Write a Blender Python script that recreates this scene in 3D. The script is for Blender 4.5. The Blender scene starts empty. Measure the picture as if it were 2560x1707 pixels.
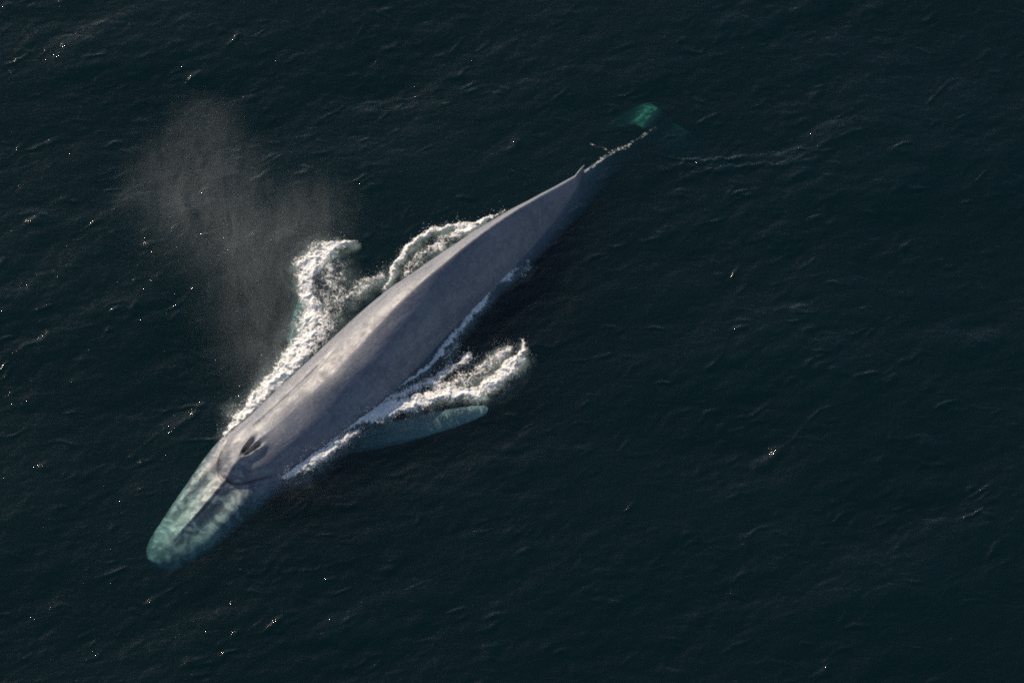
import bpy, math
import numpy as np
from mathutils import Vector

R = math.radians
sc = bpy.context.scene
rng = np.random.default_rng(7)

# ------------------------------------------------------------------ camera
DEP = R(52.0)            # depression of the line of sight
DIST = 160.0             # metres from the camera to the aim point on the sea
WIDTH = 34.5             # metres of sea across the picture at the aim point
PW, PH = 2560.0, 1707.0
cam_d = bpy.data.cameras.new("camera")
cam = bpy.data.objects.new("camera", cam_d)
sc.collection.objects.link(cam)
CAM = np.array([0.0, -DIST*math.cos(DEP), DIST*math.sin(DEP)])
cam.location = CAM
cam.rotation_euler = (math.pi/2-DEP, 0, 0)
cam_d.sensor_width = 36.0
cam_d.lens = 36.0*DIST/WIDTH
cam_d.clip_start = 1.0
cam_d.clip_end = 20000.0
sc.camera = cam

# ------------------------------------------------------------------ light
SUN_EL, SUN_AZ = R(30.5), math.atan2(0.832, -0.555)      # azimuth: angle from +X, counter-clockwise
sun_dir = Vector((math.cos(SUN_EL)*math.cos(SUN_AZ), math.cos(SUN_EL)*math.sin(SUN_AZ), math.sin(SUN_EL)))
sd = bpy.data.lights.new("sun", 'SUN')
sun = bpy.data.objects.new("sun", sd)
sc.collection.objects.link(sun)
sd.energy = 5.0
sd.angle = R(0.53)
sd.color = (1.0, 0.84, 0.65)
sun.rotation_euler = sun_dir.to_track_quat('Z', 'Y').to_euler()
sun.location = sun_dir*200

world = bpy.data.worlds.new("World")
sc.world = world
world.use_nodes = True
wn = world.node_tree
sky = wn.nodes.new('ShaderNodeTexSky')
sky.sky_type = 'NISHITA'
sky.sun_disc = False
sky.sun_elevation = SUN_EL
sky.sun_rotation = math.pi/2-SUN_AZ
sky.air_density = 1.0
sky.dust_density = 0.6
bg = wn.nodes['Background']
wn.links.new(sky.outputs[0], bg.inputs[0])
bg.inputs[1].default_value = 0.085

sc.view_settings.view_transform = 'Standard'
sc.view_settings.look = 'None'
sc.view_settings.exposure = 0.32
sc.view_settings.gamma = 1.0
sc.cycles.volume_bounces = 1
sc.cycles.max_bounces = 6
sc.cycles.diffuse_bounces = 4
sc.cycles.glossy_bounces = 2
sc.cycles.transparent_max_bounces = 16
sc.cycles.use_denoising = False
sc.cycles.filter_width = 1.9
sc.cycles.use_adaptive_sampling = False

# ------------------------------------------------------------------ helpers
def unproject(px, py, z=0.0):
    """pixel of the 2560 x 1707 photograph -> point on the level z"""
    f = cam_d.lens/36.0*PW
    d = np.array([(px-PW/2)/f, -(py-PH/2)/f, -1.0])
    ct, st = math.cos(math.pi/2-DEP), math.sin(math.pi/2-DEP)
    w = np.array([d[0], d[1]*ct-d[2]*st, d[1]*st+d[2]*ct])
    t = (z-CAM[2])/w[2]
    return CAM+t*w

def hash2(ix, iy, seed):
    n = (ix.astype(np.int64)*374761393+iy.astype(np.int64)*668265263+seed*974634777) & 0xffffffff
    n = ((n ^ (n >> 13))*1274126177) & 0xffffffff
    n = (n ^ (n >> 16)) & 0xffffffff
    return n.astype(np.float64)/4294967295.0

def gnoise(x, y, seed=0):
    """gradient noise, about -1..1"""
    ix, iy = np.floor(x), np.floor(y)
    fx, fy = x-ix, y-iy
    u, v = fx*fx*fx*(fx*(fx*6-15)+10), fy*fy*fy*(fy*(fy*6-15)+10)
    def g(a, b):
        an = hash2(ix+a, iy+b, seed)*2*math.pi
        return np.cos(an)*(fx-a)+np.sin(an)*(fy-b)
    n0 = g(0, 0)*(1-u)+g(1, 0)*u
    n1 = g(0, 1)*(1-u)+g(1, 1)*u
    return (n0*(1-v)+n1*v)*1.5

def fbm(x, y, seed=0, octv=4, gain=0.5, lac=2.03):
    a, s, t = 1.0, 0.0, 0.0
    for o in range(octv):
        s = s+a*gnoise(x, y, seed+o*17)
        t += a
        a *= gain
        x, y = x*lac+3.1, y*lac-1.7
    return s/t

def ridged(x, y, seed=0, octv=4, gain=0.55):
    a, s, t = 1.0, 0.0, 0.0
    for o in range(octv):
        s = s+a*(1-np.abs(gnoise(x, y, seed+o*23))*1.6)
        t += a
        a *= gain
        x, y = x*2.07+5.3, y*2.07+1.9
    return s/t

def sstep(a, b, x):
    t = np.clip((x-a)/(b-a), 0, 1)
    return t*t*(3-2*t)

def smooth1(a, n):
    k = np.hanning(2*n+3)[1:-1]
    k /= k.sum()
    return np.convolve(np.pad(a, n, mode='edge'), k, mode='valid')

def grid_faces(nr, nc, wrap=False):
    i = np.arange(nr-1)[:, None]
    j = np.arange(nc if wrap else nc-1)[None, :]
    j1 = (j+1) % nc
    return np.stack([i*nc+j, i*nc+j1, (i+1)*nc+j1, (i+1)*nc+j], -1).reshape(-1, 4)

def mesh_from(name, verts, faces, smooth=True):
    """faces: (n,k) int array or a list of such arrays"""
    if not isinstance(faces, list):
        faces = [faces]
    me = bpy.data.meshes.new(name)
    verts = np.asarray(verts, dtype=np.float32)
    me.vertices.add(len(verts))
    me.vertices.foreach_set("co", verts.ravel())
    loops = np.concatenate([f.ravel() for f in faces]).astype(np.int32)
    tot = np.concatenate([np.full(len(f), f.shape[1]) for f in faces]).astype(np.int32)
    start = np.concatenate([[0], np.cumsum(tot)[:-1]]).astype(np.int32)
    me.loops.add(len(loops))
    me.loops.foreach_set("vertex_index", loops)
    me.polygons.add(len(tot))
    me.polygons.foreach_set("loop_start", start)
    me.polygons.foreach_set("loop_total", tot)
    me.polygons.foreach_set("use_smooth", np.full(len(tot), smooth))
    me.update(calc_edges=True)
    me.validate()
    return me

def add_attr(me, name, values):
    at = me.attributes.new(name, 'FLOAT', 'POINT')
    at.data.foreach_set("value", np.asarray(values, dtype=np.float32))

def link(name, me, loc=(0, 0, 0), parent=None):
    o = bpy.data.objects.new(name, me)
    o.location = loc
    sc.collection.objects.link(o)
    if parent:
        o.parent = parent
    return o

class NT:
    """short hand for building node trees"""
    def __init__(self, mat):
        mat.use_nodes = True
        self.t = mat.node_tree
        self.t.nodes.clear()
        self.out = self.t.nodes.new('ShaderNodeOutputMaterial')
    def n(self, kind, **kw):
        nd = self.t.nodes.new('ShaderNode'+kind)
        ins = kw.pop('ins', {})
        for k, v in kw.items():
            setattr(nd, k, v)
        for k, v in ins.items():
            if isinstance(v, bpy.types.NodeSocket):
                self.t.links.new(v, nd.inputs[k])
            else:
                nd.inputs[k].default_value = v
        return nd
    def m(self, op, a, b=0.0, c=0.0, clamp=False):
        nd = self.n('Math', operation=op, use_clamp=clamp)
        for i, v in enumerate((a, b, c)):
            if isinstance(v, bpy.types.NodeSocket):
                self.t.links.new(v, nd.inputs[i])
            else:
                nd.inputs[i].default_value = v
        return nd.outputs[0]
    def attr(self, name):
        return self.n('Attribute', attribute_name=name).outputs['Fac']
    def noise(self, vec, scale, detail=4.0, rough=0.55, dist=0.0):
        return self.n('TexNoise', ins={'Vector': vec, 'Scale': scale, 'Detail': detail, 'Roughness': rough, 'Distortion': dist}).outputs['Fac']
    def rng(self, v, a, b, c=0.0, d=1.0, smooth=False):
        nd = self.n('MapRange', ins={0: v, 1: a, 2: b, 3: c, 4: d})
        if smooth:
            nd.interpolation_type = 'SMOOTHSTEP'
        return nd.outputs[0]
    def mixc(self, f, a, b):
        nd = self.n('Mix', data_type='RGBA')
        for i, v in ((0, f), (6, a), (7, b)):
            if isinstance(v, bpy.types.NodeSocket):
                self.t.links.new(v, nd.inputs[i])
            else:
                nd.inputs[i].default_value = v
        return nd.outputs[2]
    def link(self, a, b):
        self.t.links.new(a, b)

# ------------------------------------------------------------------ the whale's spine, needed by the water too
# ridge of the back: photograph pixel and height above the sea
RIDGE = [(368, 1412, -.78), (385, 1394, -.66), (420, 1362, -.50), (462, 1321, -.34), (510, 1266, -.18), (567, 1197, .02), (597, 1158, .24),
         (634, 1122, .42), (710, 1054, .62), (781, 982, .80), (851, 916, 1.0), (909, 854, 1.18), (969, 787, 1.35),
         (1036, 718, 1.50), (1141, 632, 1.50), (1229, 564, 1.36), (1312, 512, 1.05), (1380, 474, .66), (1422, 452, .36),
         (1456, 430, .02), (1503, 402, -.32), (1537, 378, -.62), (1601, 345, -1.2), (1650, 318, -2.0)]
rp = np.array([[*unproject(x, y, z)[:2], z] for x, y, z in RIDGE])
ra = np.concatenate([[0], np.cumsum(np.hypot(*np.diff(rp[:, :2], axis=0).T))])
LEN = ra[-1]
NS = 620
S = np.linspace(0, LEN, NS)
SPX = smooth1(np.interp(S, ra, rp[:, 0]), 30)
SPY = smooth1(np.interp(S, ra, rp[:, 1]), 30)
ZT = smooth1(np.interp(S, ra, rp[:, 2]), 14)
TX, TY = np.gradient(SPX, S), np.gradient(SPY, S)
tl = np.hypot(TX, TY)
TX, TY = smooth1(TX/tl, 12), smooth1(TY/tl, 12)          # from the snout to the tail
NX, NY = -TY*-1, -TX                                       # towards the side away from the sun
print("whale length", LEN)

def spine_coords(x, y):
    """(s, lateral) of ground points; chunked nearest station"""
    s = np.empty(len(x)); l = np.empty(len(x))
    sub = slice(None, None, 4)
    px, py, ss = SPX[sub], SPY[sub], S[sub]
    nx, ny, tx, ty = NX[sub], NY[sub], TX[sub], TY[sub]
    for a in range(0, len(x), 20000):
        b = slice(a, a+20000)
        i = np.argmin((x[b, None]-px)**2+(y[b, None]-py)**2, axis=1)
        dx, dy = x[b]-px[i], y[b]-py[i]
        s[b] = ss[i]+dx*tx[i]+dy*ty[i]
        l[b] = dx*nx[i]+dy*ny[i]
    return s, l

# ------------------------------------------------------------------ sea surface
NF, LF = 1024, 58.0
kx = 2*np.pi*np.fft.fftfreq(NF, LF/NF)
KX, KY = np.meshgrid(kx, kx, indexing='ij')
K = np.hypot(KX, KY)
K[0, 0] = 1
wind = np.array([-0.30, 0.954])
cosd = (KX*wind[0]+KY*wind[1])/K
def spectrum(p, lo, hi, spread, seed):
    g = np.random.default_rng(seed)
    amp = K**(-p)*np.exp(-(2*np.pi/lo/K)**4)*np.exp(-(K*hi/2/np.pi)**2)*(0.25+np.abs(cosd)**spread)
    ph = np.fft.fft2(g.standard_normal((NF, NF)))
    F = ph*amp
    F[0, 0] = 0
    return F
def field(F):
    return np.real(np.fft.ifft2(F))
F1 = spectrum(1.9, 4.0, 0.13, 2.0, 3)
h1 = field(F1)
sl = np.sqrt(np.mean(field(1j*KX*F1)**2+field(1j*KY*F1)**2))
F1 *= 0.090/sl
F2 = spectrum(3.0, 14.0, 1.2, 2.0, 11)
sl2 = np.sqrt(np.mean(field(1j*KX*F2)**2+field(1j*KY*F2)**2))
F2 *= 0.045/sl2
H = field(F1+F2)
DX = field(-1j*KX/K*F1)
DY = field(-1j*KY/K*F1)
print("wave height rms", H.std())

def tile(arr, x, y):
    u, v = (x/LF+0.5)*NF, (y/LF+0.5)*NF
    i, j = np.floor(u).astype(int), np.floor(v).astype(int)
    fu, fv = u-i, v-j
    i0, i1, j0, j1 = i % NF, (i+1) % NF, j % NF, (j+1) % NF
    return (arr[i0, j0]*(1-fu)+arr[i1, j0]*fu)*(1-fv)+(arr[i0, j1]*(1-fu)+arr[i1, j1]*fu)*fv

def stroke_field(x, y, strokes):
    """max over strokes of (density, closeness); stroke = list of (px, py, half width px, density)"""
    dens = np.zeros(len(x)); edge = np.full(len(x), -9.0)
    M = WIDTH/PW
    for st in strokes:
        P = np.array([[*unproject(a[0], a[1], 0)[:2], a[2]*M*1.12, a[3]] for a in st])
        for a, b in zip(P[:-1], P[1:]):
            d = b[:2]-a[:2]
            t = np.clip(((x-a[0])*d[0]+(y-a[1])*d[1])/(d@d), 0, 1)
            r = np.hypot(x-a[0]-t*d[0], (y-a[1]-t*d[1]))
            w = a[2]+(b[2]-a[2])*t
            q = a[3]+(b[3]-a[3])*t
            dens = np.maximum(dens, q*np.exp(-(r/w)**2*1.1))
            edge = np.maximum(edge, 1-r/w)
    return dens, edge

def water_z(x, y):
    s, l = spine_coords(x, y)
    near = np.exp(-((np.maximum(np.abs(l)-1.2, 0))/1.2)**2)*sstep(-1.5, .5, s)*sstep(LEN+1, LEN-2, s)
    damp = 1-0.6*near
    patch = .72+.75*fbm(x*.16, y*.21, 61, 3)
    return tile(H, x, y)*damp*np.clip(patch, .35, 1.5)

def axis(half, step, far):
    a = [0.0]
    while a[-1] < half:
        a.append(a[-1]+step)
    d = step
    while a[-1] < far:
        d *= 1.22
        a.append(a[-1]+d)
    a = np.array(a)
    return np.concatenate([-a[:0:-1], a])
ax, ay = axis(19.0, 0.046, 6000), axis(17.5, 0.046, 6000)
GX, GY = np.meshgrid(ax, ay, indexing='ij')
spx, spy = np.gradient(ax), np.gradient(ay)
SP = np.maximum(spx[:, None], spy[None, :])
fade = np.clip(0.25/SP, 0, 1)**1.5
gx, gy = GX.ravel(), GY.ravel()
core = (np.abs(gx) < 24) & (np.abs(gy) < 24)
hz = np.zeros(len(gx)); cx = np.zeros(len(gx)); cy = np.zeros(len(gx))
hz[~core] = tile(H, gx[~core], gy[~core])
hz[core] = water_z(gx[core], gy[core])
cx, cy = tile(DX, gx, gy), tile(DY, gx, gy)
fd = fade.ravel()
# ripples thrown out behind the tail and past the flank: thin long crests
CREST = [[(1745, 404, 10, .7), (1850, 398, 12, .8), (1960, 386, 12, .8), (2110, 372, 10, .6)],
         [(1700, 440, 9, .5), (1800, 425, 10, .7), (1930, 410, 10, .7), (2060, 402, 10, .5)],
         [(1640, 432, 8, .5), (1730, 420, 8, .5), (1800, 412, 8, .4)],
         [(2000, 400, 5, .7), (2090, 345, 5, .8), (2180, 325, 5, .6)],
         [(620, 1370, 5, .6), (720, 1385, 5, .8), (820, 1378, 5, .7), (900, 1350, 5, .6)],
         [(560, 1400, 5, .8), (660, 1422, 5, .9), (790, 1425, 5, .8), (880, 1400, 5, .6)],
         [(520, 940, 8, .3), (500, 1010, 8, .35), (455, 1060, 8, .35), (410, 1085, 8, .3)]]
cd = np.zeros(len(gx))
wig = 0.7*fbm(gx[core]*1.1, gy[core]*1.1, 91, 4)
cd[core], _ = stroke_field(gx[core]+wig, gy[core]+wig*.7+.1*fbm(gx[core]*3, gy[core]*3, 92, 2), CREST)
# short sharp crests scattered over the sea
def crests(x, y, ang, fl, fa, w, seed):
    ca, sa = math.cos(ang), math.sin(ang)
    a, b = x*ca+y*sa, -x*sa+y*ca
    wx = .55*fbm(a*.5, b*.5, seed+3, 3)
    n = gnoise(a*fl+wx*fl, b*fa+wx*1.4, seed)
    m = sstep(-.05, .5, fbm(a*.55, b*.75, seed+9, 3))*sstep(-.1, .5, gnoise(a*.9+4, b*1.3, seed+5))
    return np.exp(-(n/w)**2)*m
cr = np.zeros(len(gx))
xc_, yc_ = gx[core], gy[core]
cr[core] = .050*crests(xc_, yc_, R(20), .30, .95, .12, 301)+.045*crests(xc_, yc_, R(5), .40, 1.3, .14, 311)+.036*crests(xc_, yc_, R(38), .5, 1.7, .16, 321)+.026*crests(xc_, yc_, R(-25), .6, 2.0, .18, 331)
hz = hz+cr
hz = hz+0.040*cd*np.clip(0.5+0.8*tile(H, gx*2.3, gy*2.3)/H.std(), 0, 2)
V = np.stack([gx+0.9*cx*fd, gy+0.9*cy*fd, hz*fd], -1)
F = grid_faces(len(ax), len(ay))
# close the body of water: skirt and bottom 60 m down
nxv, nyv = len(ax), len(ay)
ring = np.concatenate([np.arange(nyv), np.arange(1, nxv)*nyv+nyv-1, (nxv-1)*nyv+np.arange(nyv-2, -1, -1), np.arange(nxv-2, 0, -1)*nyv])
low = V[ring].copy(); low[:, 2] = -60.0
base = len(V)
k = len(ring); q = np.arange(k)
skirt = np.stack([ring, ring[(q+1) % k], base+(q+1) % k, base+q], -1)
V = np.concatenate([V, low, [[0, 0, -60.0]]])
bottom = np.stack([base+q, base+(q+1) % k, np.full(k, len(V)-1)], -1)
me = mesh_from("ocean_water", V, [F, skirt, bottom])
# outward normals
import bmesh
nz = np.empty(len(me.polygons)*3, dtype=np.float32)
me.polygons.foreach_get("normal", nz)
if nz.reshape(-1, 3)[len(F)//2, 2] < 0:
    me.flip_normals()
ocean = link("ocean_water", me)
ocean["kind"] = "structure"
ocean["label"] = "dark blue-green open sea with small wind ripples"

wm = bpy.data.materials.new("sea_water")
T = NT(wm)
co = T.n('TexCoord').outputs['Object']
n1 = T.noise(T.n('Mapping', ins={0: co, 2: (0, 0, R(15)), 3: (1.0, 1.7, 1)}).outputs[0], 3.2, 5.0, 0.6, 0.4)
n2 = T.noise(T.n('Mapping', ins={0: co, 2: (0, 0, R(-30)), 3: (1.0, 1.5, 1)}).outputs[0], 9.0, 3.0, 0.6, 0.3)
n3 = T.noise(co, 17.0, 2.0, 0.6, 0.5)
pt = T.rng(T.noise(co, 1.1, 3.0, .6), .50, .72)
hh = T.m('ADD', T.m('ADD', T.m('MULTIPLY', n1, 0.043), T.m('MULTIPLY', n2, T.rng(pt, 0, 1, .007, .018))), T.m('MULTIPLY', T.m('MULTIPLY', n3, pt), .009))
bump = T.n('Bump', ins={'Strength': 1.0, 'Distance': 0.55, 'Height': hh})
geo = T.n('NewGeometry')
dotn = T.n('VectorMath', operation='DOT_PRODUCT', ins={0: geo.outputs['Incoming'], 1: bump.outputs[0]})
sch = T.m('POWER', T.m('SUBTRACT', 1.0, T.m('ABSOLUTE', dotn.outputs['Value']), clamp=True), 5.0)
fres = T.m('ADD', T.m('MULTIPLY', sch, 0.98), 0.02, clamp=True)
gl = T.n('BsdfGlossy', ins={'Color': (1, 1, 1, 1), 'Roughness': 0.05, 'Normal': bump.outputs[0]})
tr = T.n('BsdfTransparent', ins={'Color': (1, 1, 1, 1)})
mx = T.n('MixShader', ins={0: fres, 1: tr.outputs[0], 2: gl.outputs[0]})
T.link(mx.outputs[0], T.out.inputs['Surface'])
va = T.n('VolumeAbsorption', ins={'Color': (0.16, 0.58, 0.565, 1), 'Density': 0.92})
vs = T.n('VolumeScatter', ins={'Color': (0.13, 0.74, 0.92, 1), 'Density': 0.0205, 'Anisotropy': 0.0})
ad = T.n('AddShader', ins={0: va.outputs[0], 1: vs.outputs[0]})
T.link(ad.outputs[0], T.out.inputs['Volume'])
me.materials.append(wm)

# ------------------------------------------------------------------ whale
def prof(tab):
    t = np.array(tab)
    return smooth1(np.interp(S, t[:, 0], t[:, 1]), 5)
W = prof([(0, .14), (.12, .36), (.3, .54), (.6, .70), (1.1, .86), (2, 1.04), (3.2, 1.20), (4.6, 1.40), (6, 1.52), (7.5, 1.63), (9, 1.67), (11, 1.63),
          (13, 1.50), (14.7, 1.38), (16.5, 1.23), (18.4, 1.04), (20, .80), (22, .50), (23.5, .34), (25, .25), (27, .21), (30, .19)])
HT = prof([(0, .16), (.5, .26), (2, .36), (4, .46), (5.2, .64), (6.2, 1.0), (8, 1.45), (11, 1.80), (14, 1.90), (16.5, 1.75), (18.4, 1.5), (20, 1.2), (22, .85), (24, .55), (26, .36), (30, .2)])
HB = prof([(0, .2), (.6, .55), (2, .9), (4, 1.2), (6, 1.5), (9, 1.75), (13, 1.6), (17, 1.2), (20, .85), (22, .6), (24, .4), (26, .3), (30, .18)])
RG = prof([(0, .1), (4, .2), (7, .10), (10, .16), (12, .34), (14, .60), (16, .80), (19, .92), (22, .92), (30, .8)])
M = 168
phi = np.linspace(0, 2*np.pi, M, endpoint=False)
u = np.cos(phi)[None, :]; up = (np.sin(phi) >= 0)[None, :]
au = np.abs(u)
ell = np.sqrt(np.clip(1-u*u, 0, 1))
tent = 1-au**1.25
rg = RG[:, None]
flat = np.clip(1-au**2.6, 0, 1)**0.7                      # broad flat top of the snout
hd = sstep(6.5, 3.5, S)[:, None]
topp = (1-rg)*(ell*(1-hd)+flat*hd)+rg*tent
zmid = ZT-HT
Z = np.where(up, zmid[:, None]+HT[:, None]*topp, zmid[:, None]-HB[:, None]*ell)
X = u*W[:, None]
SS = S[:, None]+0*X

FRONT, NOSE = 3.95, 4.45
def detail(s, x):
    """height added on the upper side: ridge of the snout, splash guard, nostrils"""
    ax_ = np.abs(x)
    z = (0.05*np.exp(-(x/0.055)**2)+0.07*np.exp(-(x/0.28)**2))*sstep(.5, 2.4, s)*sstep(6.2, 5.0, s)   # median ridge of the snout
    z = z-0.05*np.exp(-((ax_-0.45)/0.22)**2)*sstep(.6, 2.4, s)*sstep(5.0, 3.4, s)
    z = z+0.11*np.exp(-((ax_-0.98)/0.26)**2)*sstep(.8, 2.2, s)*sstep(4.8, 3.0, s)   # lip rims
    front = FRONT+0.95*(ax_/0.95)**2
    z = z-0.06*np.exp(-((s-front+.16)/.08)**2)*sstep(1.25, .8, ax_)                 # crease before the splash guard
    z = z+0.20*sstep(-.20, .35, s-front)*sstep(8.5, 5.0, s)*sstep(1.4, .70, ax_)   # splash guard mound
    t = np.clip((s-NOSE)/.85, 0, 1)
    rim = 0.07+0.22*t
    z = z+0.10*np.exp(-((ax_-rim)/0.08)**2)*sstep(NOSE-.25, NOSE+.2, s)*sstep(NOSE+1.2, NOSE+.7, s)  # fleshy rims in a V
    slit = 0.02+0.13*t
    z = z-0.20*np.exp(-((ax_-slit)/0.065)**2)*sstep(NOSE+.15, NOSE+.4, s)*sstep(NOSE+.95, NOSE+.7, s)
    # soft muscle folds on the flanks
    z = z+0.03*np.sin(x*3.1+1.2*np.sin(s*.35))*sstep(7, 9, s)*sstep(17, 13, s)*sstep(1.5, .9, ax_)
    z = z+0.025*gnoise(s*.8, x*1.6+7, 5)*sstep(6, 8, s)
    # groove running back from the head on the lit side
    z = z-0.06*np.exp(-((x+0.60+0.03*(s-6))/0.07)**2)*sstep(5.2, 6.2, s)*sstep(10.5, 8.5, s)
    return z
Z = Z+np.where(up, detail(SS, X)*ell**0.6, 0)
BV = np.stack([SPX[:, None]+X*NX[:, None], SPY[:, None]+X*NY[:, None], Z], -1).reshape(-1, 3)
BF = grid_faces(NS, M, wrap=True)
tip = len(BV)
BV = np.concatenate([BV, [[SPX[0], SPY[0], zmid[0]], [SPX[-1], SPY[-1], zmid[-1]]]])
j = np.arange(M)
cap0 = np.stack([np.full(M, tip), (j+1) % M, j], -1)
cap1 = np.stack([np.full(M, tip+1), (NS-1)*M+j, (NS-1)*M+(j+1) % M], -1)
parts_v, parts_f = [BV], [[BF, cap0, cap1]]

def blade(pts, chords, thick, chord_dirs, nseg=60, nm=28):
    """a fin: lens-shaped sections along pts"""
    t = np.linspace(0, 1, len(pts)); q = np.linspace(0, 1, nseg)
    P = np.stack([smooth1(np.interp(q, t, np.array(pts)[:, i]), 4) for i in range(3)], -1)
    C = smooth1(np.interp(q, t, chords), 3); TH = smooth1(np.interp(q, t, thick), 3)
    D = np.stack([np.interp(q, t, np.array(chord_dirs)[:, i]) for i in range(3)], -1)
    D /= np.linalg.norm(D, axis=1)[:, None]
    tan = np.gradient(P, axis=0); tan /= np.linalg.norm(tan, axis=1)[:, None]
    Nn = np.cross(tan, D); Nn /= np.linalg.norm(Nn, axis=1)[:, None]
    a = np.linspace(0, 2*np.pi, nm, endpoint=False)
    v = P[:, None, :]+(np.cos(a)[None, :, None]*C[:, None, None]/2)*D[:, None, :]+(np.sin(a)[None, :, None]*TH[:, None, None]/2)*Nn[:, None, :]
    v = v.reshape(-1, 3); f = grid_faces(nseg, nm, wrap=True)
    b = len(v)
    v = np.concatenate([v, P[:1], P[-1:]])
    jj = np.arange(nm)
    return v, [f, np.stack([np.full(nm, b), (jj+1) % nm, jj], -1), np.stack([np.full(nm, b+1), (nseg-1)*nm+jj, (nseg-1)*nm+(jj+1) % nm], -1)]

def at_spine(s, lat, z):
    i = int(np.clip(np.searchsorted(S, s), 0, NS-1))
    return np.array([SPX[i]+NX[i]*lat, SPY[i]+NY[i]*lat, z])
# flipper on the shaded side
tipR = unproject(1222, 1022, -.42)
rootR = at_spine(7.6, .7, -1.1)
midR = unproject(1010, 1078, -.66)
d_ = (tipR-rootR); d_[2] = 0; d_ /= np.linalg.norm(d_)
cd_ = np.array([-d_[1], d_[0], 0.12])
parts = blade([rootR, unproject(900, 1100, -.85), midR, unproject(1120, 1048, -.54), unproject(1185, 1032, -.44), unproject(1214, 1024, -.40), tipR], [1.0, .98, .92, .80, .58, .36, .10], [.34, .28, .2, .15, .10, .07, .03], [cd_]*7, 90)
parts_v.append(parts[0]); parts_f.append(parts[1])
# flipper on the sunlit side
tipL = unproject(757, 742, -1.25)
rootL = at_spine(7.6, -.7, -1.5)
d_ = (tipL-rootL); d_[2] = 0; d_ /= np.linalg.norm(d_)
cd_ = np.array([-d_[1], d_[0], 0.0])
parts = blade([rootL, rootL*.7+tipL*.3, rootL*.4+tipL*.6, rootL*.15+tipL*.85, tipL], [1.0, .95, .88, .66, .26], [.34, .28, .2, .13, .05], [cd_]*5)
parts_v.append(parts[0]); parts_f.append(parts[1])
# tail flukes, one blade from tip to tip
cF = unproject(1640, 330, -1.9)
tF = np.array([TX[-1], TY[-1], 0.0]); nF = np.array([NX[-1], NY[-1], 0.0])
rightTip = unproject(1832, 468, -3.2)
rv = rightTip-cF
sp_, bk_ = rv@nF, rv@tF
print("fluke half span, sweep", sp_, bk_)
sp_ = max(2.6, sp_); bk_ = float(np.clip(bk_, .7, 1.3))
fp, fc, ft, fd_ = [], [], [], []
for a, zz, c, th in ((-1, -4.6, .12, .04), (-.85, -4.0, .5, .08), (-.55, -2.7, .95, .12), (-.25, -1.55, 1.2, .18), (-.06, -1.5, 1.1, .24), (.06, -1.9, 1.2, .24),
                     (.25, -2.1, 1.2, .18), (.55, -2.75, .95, .12), (.85, -3.0, .5, .08), (1, -3.1, .12, .04)):
    p = cF+nF*a*sp_+tF*(bk_*abs(a)**1.3+.1); p[2] = zz
    fp.append(p); fc.append(c); ft.append(th); fd_.append(tF+nF*0.25*a)
parts = blade(fp, fc, ft, fd_, 90, 28)
parts_v.append(parts[0]); parts_f.append(parts[1])
# small hooked dorsal fin where the back dips under
i0 = int(np.argmin((SPX-unproject(1440, 436, .2)[0])**2+(SPY-unproject(1440, 436, .2)[1])**2))
b0 = np.array([SPX[i0], SPY[i0], ZT[i0]-.25]); tv = np.array([TX[i0], TY[i0], 0])
parts = blade([b0, b0+tv*.10+[0, 0, .25], b0+tv*.25+[0, 0, .36], b0+tv*.45+[0, 0, .43]], [.9, .6, .36, .1], [.2, .13, .08, .03], [tv]*4, 30, 20)
parts_v.append(parts[0]); parts_f.append(parts[1])

off = 0; AV, AF = [], []
for v, fl in zip(parts_v, parts_f):
    AV.append(v)
    AF += [f+off for f in fl]
    off += len(v)
me = mesh_from("whale_raw", np.concatenate(AV), AF)
bm = bmesh.new(); bm.from_mesh(me)
bmesh.ops.recalc_face_normals(bm, faces=bm.faces)
bm.to_mesh(me); bm.free()
tmp = link("whale_raw", me)
md = tmp.modifiers.new("remesh", 'REMESH')
md.mode = 'VOXEL'; md.voxel_size = 0.034; md.use_smooth_shade = True
ms = tmp.modifiers.new("smooth", 'SMOOTH'); ms.iterations = 3; ms.factor = 0.5
dg = bpy.context.evaluated_depsgraph_get()
wme = bpy.data.meshes.new_from_object(tmp.evaluated_get(dg))
bpy.data.objects.remove(tmp)
nv = len(wme.vertices)
co_ = np.empty(nv*3, dtype=np.float32); wme.vertices.foreach_get("co", co_); co_ = co_.reshape(-1, 3).astype(float)
WB = np.array([SPX[300], SPY[300], -2.4])
s_, l_ = spine_coords(co_[:, 0], co_[:, 1])
t_ = np.clip((s_-NOSE)/.85, 0, 1)
slit_ = 0.02+0.13*t_
dark = np.exp(-((np.abs(l_)-slit_)/0.075)**2)*sstep(NOSE+.05, NOSE+.3, s_)*sstep(NOSE+1.0, NOSE+.8, s_)*(co_[:, 2] > -.2)
dark = np.maximum(dark, .75*np.exp(-((s_-(FRONT+0.95*(np.abs(l_)/0.95)**2)+.16)/.07)**2)*sstep(1.2, .9, np.abs(l_))*(co_[:, 2] > -.4))  # dark reflection line where water meets the mound, painted into the skin
fin = np.exp(-np.sum((co_-tipR)**2, 1)/0.30)*.7+np.exp(-np.sum((co_-tipL)**2, 1)/.6)*.6
axf = (tipR-rootR)/np.linalg.norm(tipR-rootR)
tf = (co_-rootR)@axf
rf = np.linalg.norm(co_-rootR-tf[:, None]*axf, axis=1)
fin = fin+.38*((tf > 1.2) & (rf < .62) & (np.abs(l_) > 1.75))
fl_l = (co_-cF)@nF/sp_; fl_t = (co_-cF)@tF
fluke = (s_ > LEN-2.0)*(np.abs(l_) > .3)
blot = sstep(-.02, .10, fbm(fl_l*13, fl_t*4.0, 83, 4))
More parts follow.
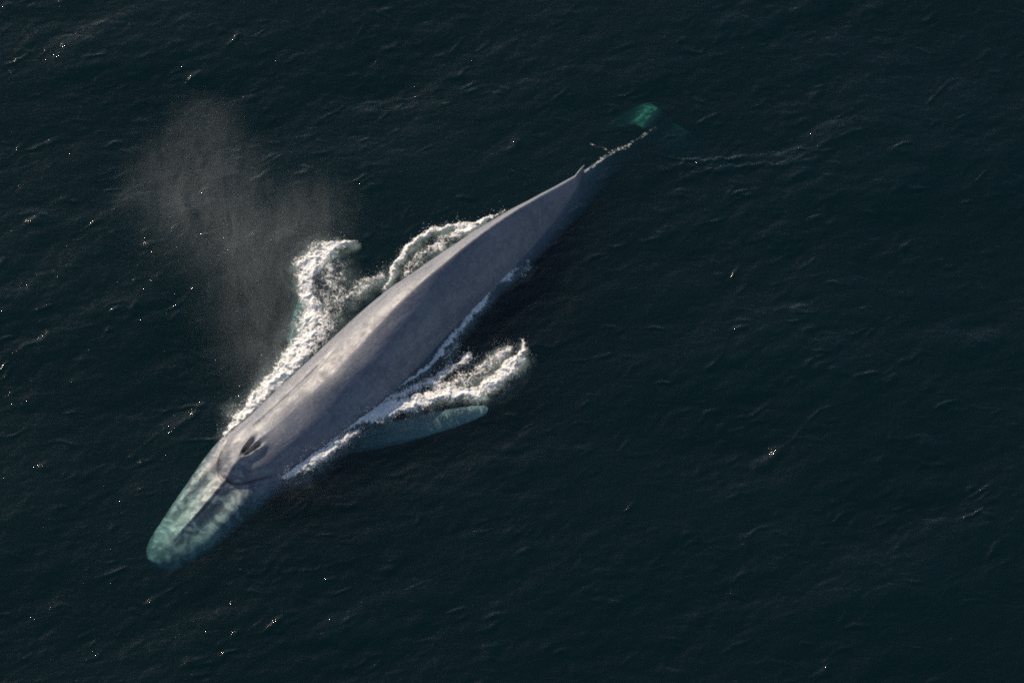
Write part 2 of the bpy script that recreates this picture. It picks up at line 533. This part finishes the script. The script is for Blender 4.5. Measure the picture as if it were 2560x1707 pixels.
pale = np.clip(fin+fluke*blot*(1.4*np.exp(-((fl_l+.14)/.13)**2)+.7*np.exp(-((fl_l-.28)/.12)**2)+.5*np.exp(-((fl_l-.8)/.15)**2)), 0, 1)
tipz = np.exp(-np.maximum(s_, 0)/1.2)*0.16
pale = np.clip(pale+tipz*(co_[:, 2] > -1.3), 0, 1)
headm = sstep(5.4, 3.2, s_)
wme.vertices.foreach_set("co", (co_-WB).astype(np.float32).ravel())
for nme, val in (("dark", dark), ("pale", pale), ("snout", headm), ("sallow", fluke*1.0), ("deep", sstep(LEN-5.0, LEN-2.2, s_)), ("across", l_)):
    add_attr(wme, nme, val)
wme.name = "blue_whale"
whale = link("blue_whale", wme, tuple(WB))
whale["label"] = "long blue-grey whale surfacing with its back and blowholes above water"
whale["category"] = "whale"
wme.polygons.foreach_set("use_smooth", np.ones(len(wme.polygons), dtype=bool))

sk = bpy.data.materials.new("whale_skin")
T = NT(sk)
co = T.n('TexCoord').outputs['Object']
rot = math.atan2(TY[300], TX[300])
axm = T.n('Mapping', ins={0: co, 2: (0, 0, -rot)}).outputs[0]
lm = T.n('Mapping', ins={0: axm, 3: (0.32, 1.4, 1.4)}).outputs[0]
streak = T.noise(lm, 1.3, 5, .6, .3)
mott = T.noise(co, 2.3, 6, .62, .5)
fine = T.noise(co, 11.0, 5, .65)
spots = T.n('TexVoronoi', ins={'Vector': co, 'Scale': 8.0, 'Randomness': 1.0}).outputs['Distance']
c = T.mixc(T.rng(streak, .3, .7), (.090, .105, .147, 1), (.190, .200, .230, 1))
c = T.mixc(T.m('MULTIPLY', T.rng(mott, .50, .56), .30), c, (.070, .079, .108, 1))
fleck = T.noise(co, 6.5, 4, .7, .2)
c = T.mixc(T.m('MULTIPLY', T.rng(fleck, .56, .62), .35), c, (.27, .275, .29, 1))
c = T.mixc(T.m('MULTIPLY', T.rng(fine, .54, .64), .55), c, (.055, .06, .078, 1))
scar = T.noise(T.n('Mapping', ins={0: axm, 3: (.5, 5.0, 5.0)}).outputs[0], 2.2, 3, .6, .8)
c = T.mixc(T.m('MULTIPLY', T.rng(T.m('ABSOLUTE', T.m('SUBTRACT', scar, .5)), .012, .0), .35), c, (.30, .30, .31, 1))
c = T.mixc(T.m('MULTIPLY', T.rng(spots, .20, .08), T.m('MULTIPLY', T.rng(mott, .42, .52), .6)), c, (.05, .05, .06, 1))
# snout blotches: own mottling plus underwater caustics painted into the colour
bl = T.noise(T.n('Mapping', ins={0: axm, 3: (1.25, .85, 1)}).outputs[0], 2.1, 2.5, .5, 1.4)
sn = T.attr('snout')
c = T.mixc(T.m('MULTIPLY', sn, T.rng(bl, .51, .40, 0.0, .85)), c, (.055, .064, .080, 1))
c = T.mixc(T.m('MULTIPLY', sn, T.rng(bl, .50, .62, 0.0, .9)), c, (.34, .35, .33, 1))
c = T.mixc(T.m('MULTIPLY', T.attr('deep'), .75), c, (.055, .06, .07, 1))  # tail end painted darker, for the light lost in deeper water
c = T.mixc(T.m('MULTIPLY', T.attr('pale'), .85), c, T.mixc(T.attr('sallow'), (.50, .53, .48, 1), (.50, .50, .34, 1)))
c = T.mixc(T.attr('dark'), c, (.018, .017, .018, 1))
bh = T.m('ADD', T.m('MULTIPLY', T.noise(lm, 3.0, 6, .65, .2), .05), T.m('MULTIPLY', fine, .012))
bp = T.n('Bump', ins={'Strength': .6, 'Distance': .6, 'Height': bh})
pb = T.n('BsdfPrincipled', ins={'Base Color': c, 'Roughness': T.rng(mott, .35, .65, .40, .60), 'Normal': bp.outputs[0]})
pb.inputs['Specular IOR Level'].default_value = .42
T.link(pb.outputs[0], T.out.inputs['Surface'])
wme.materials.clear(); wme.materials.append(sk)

# the two nostrils: dark almond slits lying in the hollow between the fleshy rims
def top_z(s, x):
    g = lambda a: np.interp(s, S, a)
    uu = np.abs(x)/g(W); h = sstep(6.5, 3.5, s); r = g(RG)
    tp = (1-r)*(np.sqrt(np.clip(1-uu*uu, 0, 1))*(1-h)+np.clip(1-uu**2.6, 0, 1)**.7*h)+r*(1-uu**1.25)
    return g(ZT-HT)+g(HT)*tp+detail(s, x)
nm = bpy.data.materials.new("nostril_skin")
T = NT(nm)
nn = T.noise(T.n('TexCoord').outputs['Object'], 14.0, 4, .6)
pn = T.n('BsdfPrincipled', ins={'Base Color': T.mixc(nn, (.012, .011, .012, 1), (.03, .028, .03, 1)), 'Roughness': .4})
T.link(pn.outputs[0], T.out.inputs['Surface'])
for side in (-1, 1):
    tt = np.linspace(0, 1, 22); vv = np.linspace(-1, 1, 9)
    ss_ = NOSE+.22+.58*tt
    mid = side*(0.02+0.13*np.clip((ss_-NOSE)/.85, 0, 1))
    wd = .055*np.sin(np.pi*np.clip(tt, .02, .98))**.7
    xs_ = mid[:, None]+wd[:, None]*vv[None, :]
    zc = top_z(ss_, mid)
    zs_ = zc[:, None]+.045-.05*(1-vv[None, :]**2)*np.sin(np.pi*tt)[:, None]
    cx_, cy_ = np.interp(ss_, S, SPX), np.interp(ss_, S, SPY)
    nx_, ny_ = np.interp(ss_, S, NX), np.interp(ss_, S, NY)
    P_ = np.stack([cx_[:, None]+xs_*nx_[:, None], cy_[:, None]+xs_*ny_[:, None], zs_], -1).reshape(-1, 3)
    P_ = np.concatenate([P_, P_-[0, 0, .07]])
    f_ = grid_faces(22, 9)
    bh_me = mesh_from("blowhole", P_-WB, [f_, f_[:, ::-1]+198])
    bh_me.materials.append(nm)
    link("blowhole", bh_me, (0, 0, 0), whale)

# ------------------------------------------------------------------ white water
fm = bpy.data.materials.new("sea_foam")
T = NT(fm)
co = T.n('TexCoord').outputs['Object']
den = T.attr('froth'); subm = T.attr('below')
na = T.noise(T.n('Mapping', ins={0: co, 2: (0, 0, R(35)), 3: (1.7, .8, 1)}).outputs[0], 7.0, 6, .66, 1.6)
nb = T.noise(co, 26.0, 4, .7, .3)
nc = T.noise(T.n('Mapping', ins={0: co, 2: (0, 0, R(35)), 3: (1.4, .9, 1)}).outputs[0], 3.6, 3, .55, 1.2)
lace = T.m('SUBTRACT', 1.0, T.m('MULTIPLY', T.m('ABSOLUTE', T.m('SUBTRACT', na, .5)), 6.0), clamp=True)
lace2 = T.m('SUBTRACT', 1.0, T.m('MULTIPLY', T.m('ABSOLUTE', T.m('SUBTRACT', nc, .5)), 7.0), clamp=True)
lc = T.m('SUBTRACT', T.m('MAXIMUM', T.m('MULTIPLY', lace, .85), lace2), .55)
al = T.m('ADD', T.m('MULTIPLY', den, 1.08), T.m('ADD', T.m('MULTIPLY', lc, 1.0), T.m('MULTIPLY', T.m('SUBTRACT', nb, .5), .8)))
al = T.rng(al, .50, .80, 0, 1)
soft = T.m('MULTIPLY', T.m('MULTIPLY', den, T.rng(T.noise(co, 2.2, 4, .6), .3, .65)), .45)
alpha = T.m('ADD', T.m('MULTIPLY', al, T.m('SUBTRACT', 1, subm)), T.m('MULTIPLY', soft, subm), clamp=True)
bp = T.n('Bump', ins={'Strength': .35, 'Distance': .03, 'Height': T.m('ADD', na, T.m('MULTIPLY', nb, .4))})
df = T.n('BsdfDiffuse', ins={'Color': (.96, .95, .93, 1), 'Normal': bp.outputs[0]})
tl_ = T.n('BsdfTranslucent', ins={'Color': (.80, .86, .86, 1), 'Normal': bp.outputs[0]})
fsh = T.n('MixShader', ins={0: .18, 1: df.outputs[0], 2: tl_.outputs[0]})
trn = T.n('BsdfTransparent')
mx = T.n('MixShader', ins={0: alpha, 1: trn.outputs[0], 2: fsh.outputs[0]})
T.link(mx.outputs[0], T.out.inputs['Surface'])

OCT = np.array([[1, 0, 0], [-1, 0, 0], [0, 1, 0], [0, -1, 0], [0, 0, 1], [0, 0, -1]], float)
OCF = np.array([[0, 2, 4], [2, 1, 4], [1, 3, 4], [3, 0, 4], [2, 0, 5], [1, 2, 5], [3, 1, 5], [0, 3, 5]])

def body_top(x, y):
    """height of the whale's back over a ground point, -9 beside it"""
    s, l = spine_coords(x, y)
    w = np.interp(s, S, W)
    uu = np.clip(np.abs(l)/np.maximum(w, .01), 0, 1.2)
    r_ = np.interp(s, S, RG)
    zz = np.interp(s, S, ZT-HT)+np.interp(s, S, HT)*((1-r_)*np.sqrt(np.clip(1-uu**2, 0, 1))+r_*np.clip(1-uu**1.25, 0, 1))
    return np.where((uu < 1) & (s > 0) & (s < LEN), zz, -9.0)

def foam(name, strokes, label, seed, lump=.16, base=.03, drops=900, throw=.3, step=.026, group=None, under=True, off=(0, 0)):
    pts = np.array([[*unproject(a[0]+off[0], a[1]+off[1], 0)[:2]] for st in strokes for a in st])
    lo, hi = pts.min(0)-1.0, pts.max(0)+1.0
    xs, ys = np.arange(lo[0], hi[0], step), np.arange(lo[1], hi[1], step)
    A, B = np.meshgrid(xs, ys, indexing='ij')
    x, y = A.ravel(), B.ravel()
    wx = .16*fbm(x*1.7, y*1.7, seed+1, 3)+.07*fbm(x*6, y*6, seed+2, 2)
    wy = .16*fbm(x*1.7+9, y*1.7, seed+3, 3)+.07*fbm(x*6+4, y*6, seed+4, 2)
    d, e = stroke_field(x+wx, y+wy, strokes)
    n = fbm(x*2.6, y*2.6, seed+5, 4)
    rd = ridged(x*2.2+wx*3, y*2.2+wy*3, seed+6, 4)
    dens = d*(.62+.55*rd)+.22*n*(d > .03)-.08
    dens = np.clip(dens, 0, 1.2)
    bt = body_top(x, y)
    wz = water_z(x, y)
    keep = (dens > .10) & (bt < wz+.05)
    lum = np.clip(1.25*ridged(x*2.1+wx*3, y*2.1+wy*3, seed+7, 3, .45)-.35, 0, 1.2)
    up_ = sstep(.1, .7, dens)
    z = wz+base*.5+up_*(base+lump*lum*(.4+.6*d)+.016*fbm(x*15, y*15, seed+8, 3))
    keepg = keep.reshape(A.shape)
    cell = keepg[:-1, :-1] & keepg[1:, :-1] & keepg[1:, 1:] & keepg[:-1, 1:]
    idx = np.arange(len(x)).reshape(A.shape)
    F_ = np.stack([idx[:-1, :-1][cell], idx[1:, :-1][cell], idx[1:, 1:][cell], idx[:-1, 1:][cell]], -1)
    used = np.unique(F_); rem = np.full(len(x), -1); rem[used] = np.arange(len(used))
    jx = .008*rng.standard_normal((len(used), 2))
    vs_ = [np.stack([x[used]+jx[:, 0], y[used]+jx[:, 1], z[used]], -1)]
    fs_ = [rem[F_]]
    at_d = [dens[used]]; at_u = [np.zeros(len(used))]
    nvx = len(used)
    if under:       # cloud of fine bubbles just below the surface
        st2 = 4
        x2, y2 = A[::st2, ::st2], B[::st2, ::st2]
        d2 = stroke_field(x2.ravel(), y2.ravel(), [[(a[0], a[1], a[2]*1.6, a[3]) for a in st] for st in strokes])[0]
        k2 = (d2 > .04).reshape(x2.shape)
        c2 = k2[:-1, :-1] & k2[1:, :-1] & k2[1:, 1:] & k2[:-1, 1:]
        id2 = np.arange(x2.size).reshape(x2.shape)
        F2_ = np.stack([id2[:-1, :-1][c2], id2[1:, :-1][c2], id2[1:, 1:][c2], id2[:-1, 1:][c2]], -1)
        u2 = np.unique(F2_); r2 = np.full(x2.size, -1); r2[u2] = np.arange(len(u2))
        vs_.append(np.stack([x2.ravel()[u2], y2.ravel()[u2], water_z(x2.ravel()[u2], y2.ravel()[u2])-.22], -1))
        fs_.append(r2[F2_]+nvx)
        at_d.append(np.clip(d2[u2]*1.1-.06, 0, 1)); at_u.append(np.ones(len(u2)))
        nvx += len(u2)
    if drops:
        pr = np.clip(d*(1.15-d), 0, None)*(d > .06)*(bt < .3)
        pr = pr/pr.sum()
        ii = rng.choice(len(x), drops, p=pr)
        r = .004+.010*rng.random(drops)**3
        cz = wz[ii]+base+throw*rng.random(drops)**2.2*(.3+d[ii])
        ctr = np.stack([x[ii]+.12*rng.standard_normal(drops), y[ii]+.12*rng.standard_normal(drops), cz], -1)
        dv = (ctr[:, None, :]+OCT[None]*r[:, None, None]*(.7+.6*rng.random((drops, 6, 1)))).reshape(-1, 3)
        df_ = (OCF[None]+nvx+np.arange(drops)[:, None, None]*6).reshape(-1, 3)
        vs_.append(dv); at_d.append(np.full(len(dv), 1.6)); at_u.append(np.zeros(len(dv)))
        fs_.append(df_)
    vv = np.concatenate(vs_)
    b = vv.mean(0)
    me = mesh_from(name, vv-b, fs_)
    add_attr(me, "froth", np.concatenate(at_d)); add_attr(me, "below", np.concatenate(at_u))
    me.materials.append(fm)
    o = link(name, me, tuple(b))
    o["kind"] = "stuff"; o["label"] = label; o["category"] = "foam"
    if group:
        o["group"] = group
    print(name, len(vv))
    return o

foam("white_water", [
    [(566, 1112, 10, .85), (580, 1083, 17, 1), (603, 1053, 18, .95), (637, 1005, 20, 1), (682, 957, 23, 1.05), (722, 913, 27, 1.1), (757, 870, 32, 1.1), (775, 820, 36, 1.0), (782, 780, 30, .9), (772, 740, 22, .85),
     (764, 700, 24, .95), (776, 668, 32, 1.05), (802, 640, 32, 1.0), (840, 615, 17, .9), (890, 606, 7, .7)],
    [(790, 835, 40, .68), (825, 780, 40, .46), (835, 720, 38, .40), (826, 670, 34, .50)],
    [(855, 755, 24, .42), (905, 718, 20, .50), (955, 696, 11, .48)],
    [(588, 1070, 18, .55), (590, 1025, 24, .42), (604, 1004, 18, .30)], [(640, 990, 14, .45), (690, 935, 14, .45), (722, 880, 12, .5)]],
    "broad white foam wash curling off the sunlit flank behind the head", 100, lump=.10, base=.05, drops=3200, throw=.5)
foam("white_water", [
    [(962, 722, 6, .8), (984, 682, 8, .85), (1003, 642, 9, .9), (1018, 620, 8, .8), (1045, 600, 9, .85), (1082, 577, 10, .85), (1120, 568, 11, .8), (1170, 566, 12, .7)],
    [(1010, 690, 14, .40), (1050, 645, 20, .45), (1110, 605, 18, .58), (1160, 580, 14, .9), (1215, 552, 8, .8), (1260, 528, 5, .5)],
    [(905, 725, 12, .3), (950, 690, 14, .28), (985, 655, 10, .2)]],
    "thin looped foam line along the sunlit side of the rear back", 200, lump=.10, base=.03, drops=1300, throw=.25)
foam("white_water", [
    [(880, 1062, 9, .8), (905, 1050, 16, 1), (945, 1030, 22, 1.05), (1000, 1012, 24, 1.05), (1050, 1002, 22, 1.0), (1098, 985, 18, .95), (1150, 980, 20, 1), (1190, 985, 16, .95), (1228, 960, 20, 1), (1270, 925, 20, .95),
     (1302, 893, 15, .9), (1312, 870, 8, .8), (1304, 852, 5, .6)],
    [(930, 1018, 14, .6), (980, 992, 16, .65), (1040, 972, 18, .65), (1095, 945, 18, .7), (1125, 920, 16, .6), (1172, 888, 12, .65)],
    [(1060, 980, 24, .5), (1130, 960, 26, .5), (1190, 935, 24, .5), (1240, 895, 22, .55), (1270, 875, 16, .55)]],
    "white foam ridge spreading from the shaded flank above the pale flipper", 300, lump=.095, base=.045, drops=2800, throw=.45)
foam("white_water", [
    [(712, 1192, 8, .9), (728, 1180, 16, 1.0), (752, 1160, 24, 1.05), (785, 1145, 22, 1), (820, 1125, 14, .95), (846, 1106, 14, .9), (872, 1088, 12, .8), (900, 1078, 9, .6)],
    [(760, 1135, 12, .6), (800, 1118, 10, .55), (845, 1090, 8, .6), (885, 1060, 7, .6)]],
    "short bright foam tongue beside the blowholes on the shaded side", 400, lump=.09, base=.045, drops=1500, throw=.3)
foam("white_water", [
    [(1300, 670, 9, .45), (1264, 690, 15, .66), (1232, 706, 11, 1), (1219, 734, 11, 1), (1199, 762, 11, .9), (1180, 780, 12, .8), (1156, 819, 11, .8), (1126, 850, 11, .8), (1101, 884, 9, .85), (1074, 911, 8, .8), (1032, 943, 7, .8), (989, 970, 5, .65)],
    [(1210, 760, 10, .35), (1185, 790, 10, .3)], [(1145, 860, 10, .45), (1110, 895, 8, .4)], [(1320, 650, 6, .42), (1324, 668, 9, .46), (1308, 692, 7, .40)]],
    "narrow shadowed foam fringe at the waterline of the rear flank", 500, lump=.07, base=.02, drops=500, throw=.12)

foam("white_water", [
    [(1448, 438, 3, .5), (1470, 424, 4, .46), (1500, 404, 6, .44), (1520, 388, 8, .40), (1540, 374, 10, .38), (1575, 358, 11, .30), (1610, 340, 11, .28), (1640, 322, 9, .26)],
    [(1470, 360, 4, .30), (1495, 366, 4, .34), (1525, 374, 6, .30)]],
    "thin broken pale wash trailing over the sunken tail stock", 600, lump=.02, base=.012, drops=0, under=False)

# ------------------------------------------------------------------ the blow: drifting mist
BL = []   # (px, py, z, rx, ry, rz, weight)
for px_, py_, zz, rx, ry, rz, w_ in ((640, 1118, .95, .6, .6, .5, 2.2), (660, 1060, 1.5, 1.2, 1.2, .8, 1.6), (615, 1040, 1.7, 1.3, 1.4, .9, .55), (690, 970, 2.3, 1.7, 1.6, 1.1, .55), (665, 890, 2.7, 2.1, 2.2, 1.5, .50),
                                     (630, 780, 3.0, 2.7, 2.8, 1.7, .44), (680, 640, 3.2, 3.3, 3.1, 1.9, .46), (570, 560, 3.4, 3.3, 3.3, 1.9, .42), (495, 420, 3.8, 3.1, 3.0, 1.9, .36), (510, 320, 3.9, 2.0, 1.8, 1.4, .26), (780, 530, 3.3, 2.2, 2.1, 1.5, .38), (400, 490, 3.6, 2.2, 3.0, 1.5, .22),
                                     (760, 1215, .9, 1.6, 1.1, .6, .25)):
    p = unproject(px_, py_, zz)
    BL.append((p, (rx, ry, rz), w_))
bc = np.mean([b[0] for b in BL], 0); bc[2] = .9
bm = bmesh.new()
for p, r_, w_ in BL:
    mt = bmesh.ops.create_icosphere(bm, subdivisions=3, radius=1.0)
    for v in mt['verts']:
        v.co = Vector((v.co.x*r_[0]*1.04+p[0]-bc[0], v.co.y*r_[1]*1.04+p[1]-bc[1], max(v.co.z*r_[2]*1.04+p[2], .42)-bc[2]))
me = bpy.data.meshes.new("mist_raw"); bm.to_mesh(me); bm.free()
tmp = link("mist_raw", me)
md = tmp.modifiers.new("remesh", 'REMESH'); md.mode = 'VOXEL'; md.voxel_size = .16; md.use_smooth_shade = True
bpy.context.view_layer.update()
dg = bpy.context.evaluated_depsgraph_get()
mme = bpy.data.meshes.new_from_object(tmp.evaluated_get(dg)); mme.name = "whale_blow"
bpy.data.objects.remove(tmp)
blow = link("whale_blow", mme, tuple(bc))
blow["label"] = "thin grey mist blown from the whale's blowholes and drifting over the water"
blow["category"] = "mist"; blow["kind"] = "stuff"
mm = bpy.data.materials.new("blow_mist")
T = NT(mm)
co = T.n('TexCoord').outputs['Object']
tot = None
wob = T.n('TexNoise', ins={'Vector': co, 'Scale': .45, 'Detail': 3.0}).outputs['Color']
wv = T.n('VectorMath', operation='MULTIPLY_ADD', ins={0: wob, 1: (1.3, 1.3, 1.3), 2: co}).outputs[0]
wv = T.n('VectorMath', operation='SUBTRACT', ins={0: wv, 1: (.65, .65, .65)}).outputs[0]
for p, r_, w_ in BL:
    mp = T.n('Mapping', ins={0: wv, 1: tuple(-(p-bc)[i]/r_[i] for i in range(3)), 3: tuple(1/v for v in r_)})
    ln = T.n('VectorMath', operation='LENGTH', ins={0: mp.outputs[0]}).outputs['Value']
    g = T.rng(ln, 1.0, .15, 0, w_, smooth=True)
    tot = g if tot is None else T.m('ADD', tot, g)
st = T.n('Mapping', ins={0: co, 2: (0, 0, R(-25)), 3: (1.5, .5, .8)}).outputs[0]
nz_ = T.noise(st, 1.15, 6, .66, 1.2)
dn = T.m('MULTIPLY', tot, T.m('MULTIPLY', T.rng(nz_, .36, .68, .14, 1.1), .074))
pv = T.n('VolumePrincipled', ins={'Color': (.92, .94, .96, 1), 'Density': dn, 'Anisotropy': .0})
T.link(pv.outputs[0], T.out.inputs['Volume'])
mme.materials.clear(); mme.materials.append(mm)
mm.cycles.volume_step_rate = 0.5
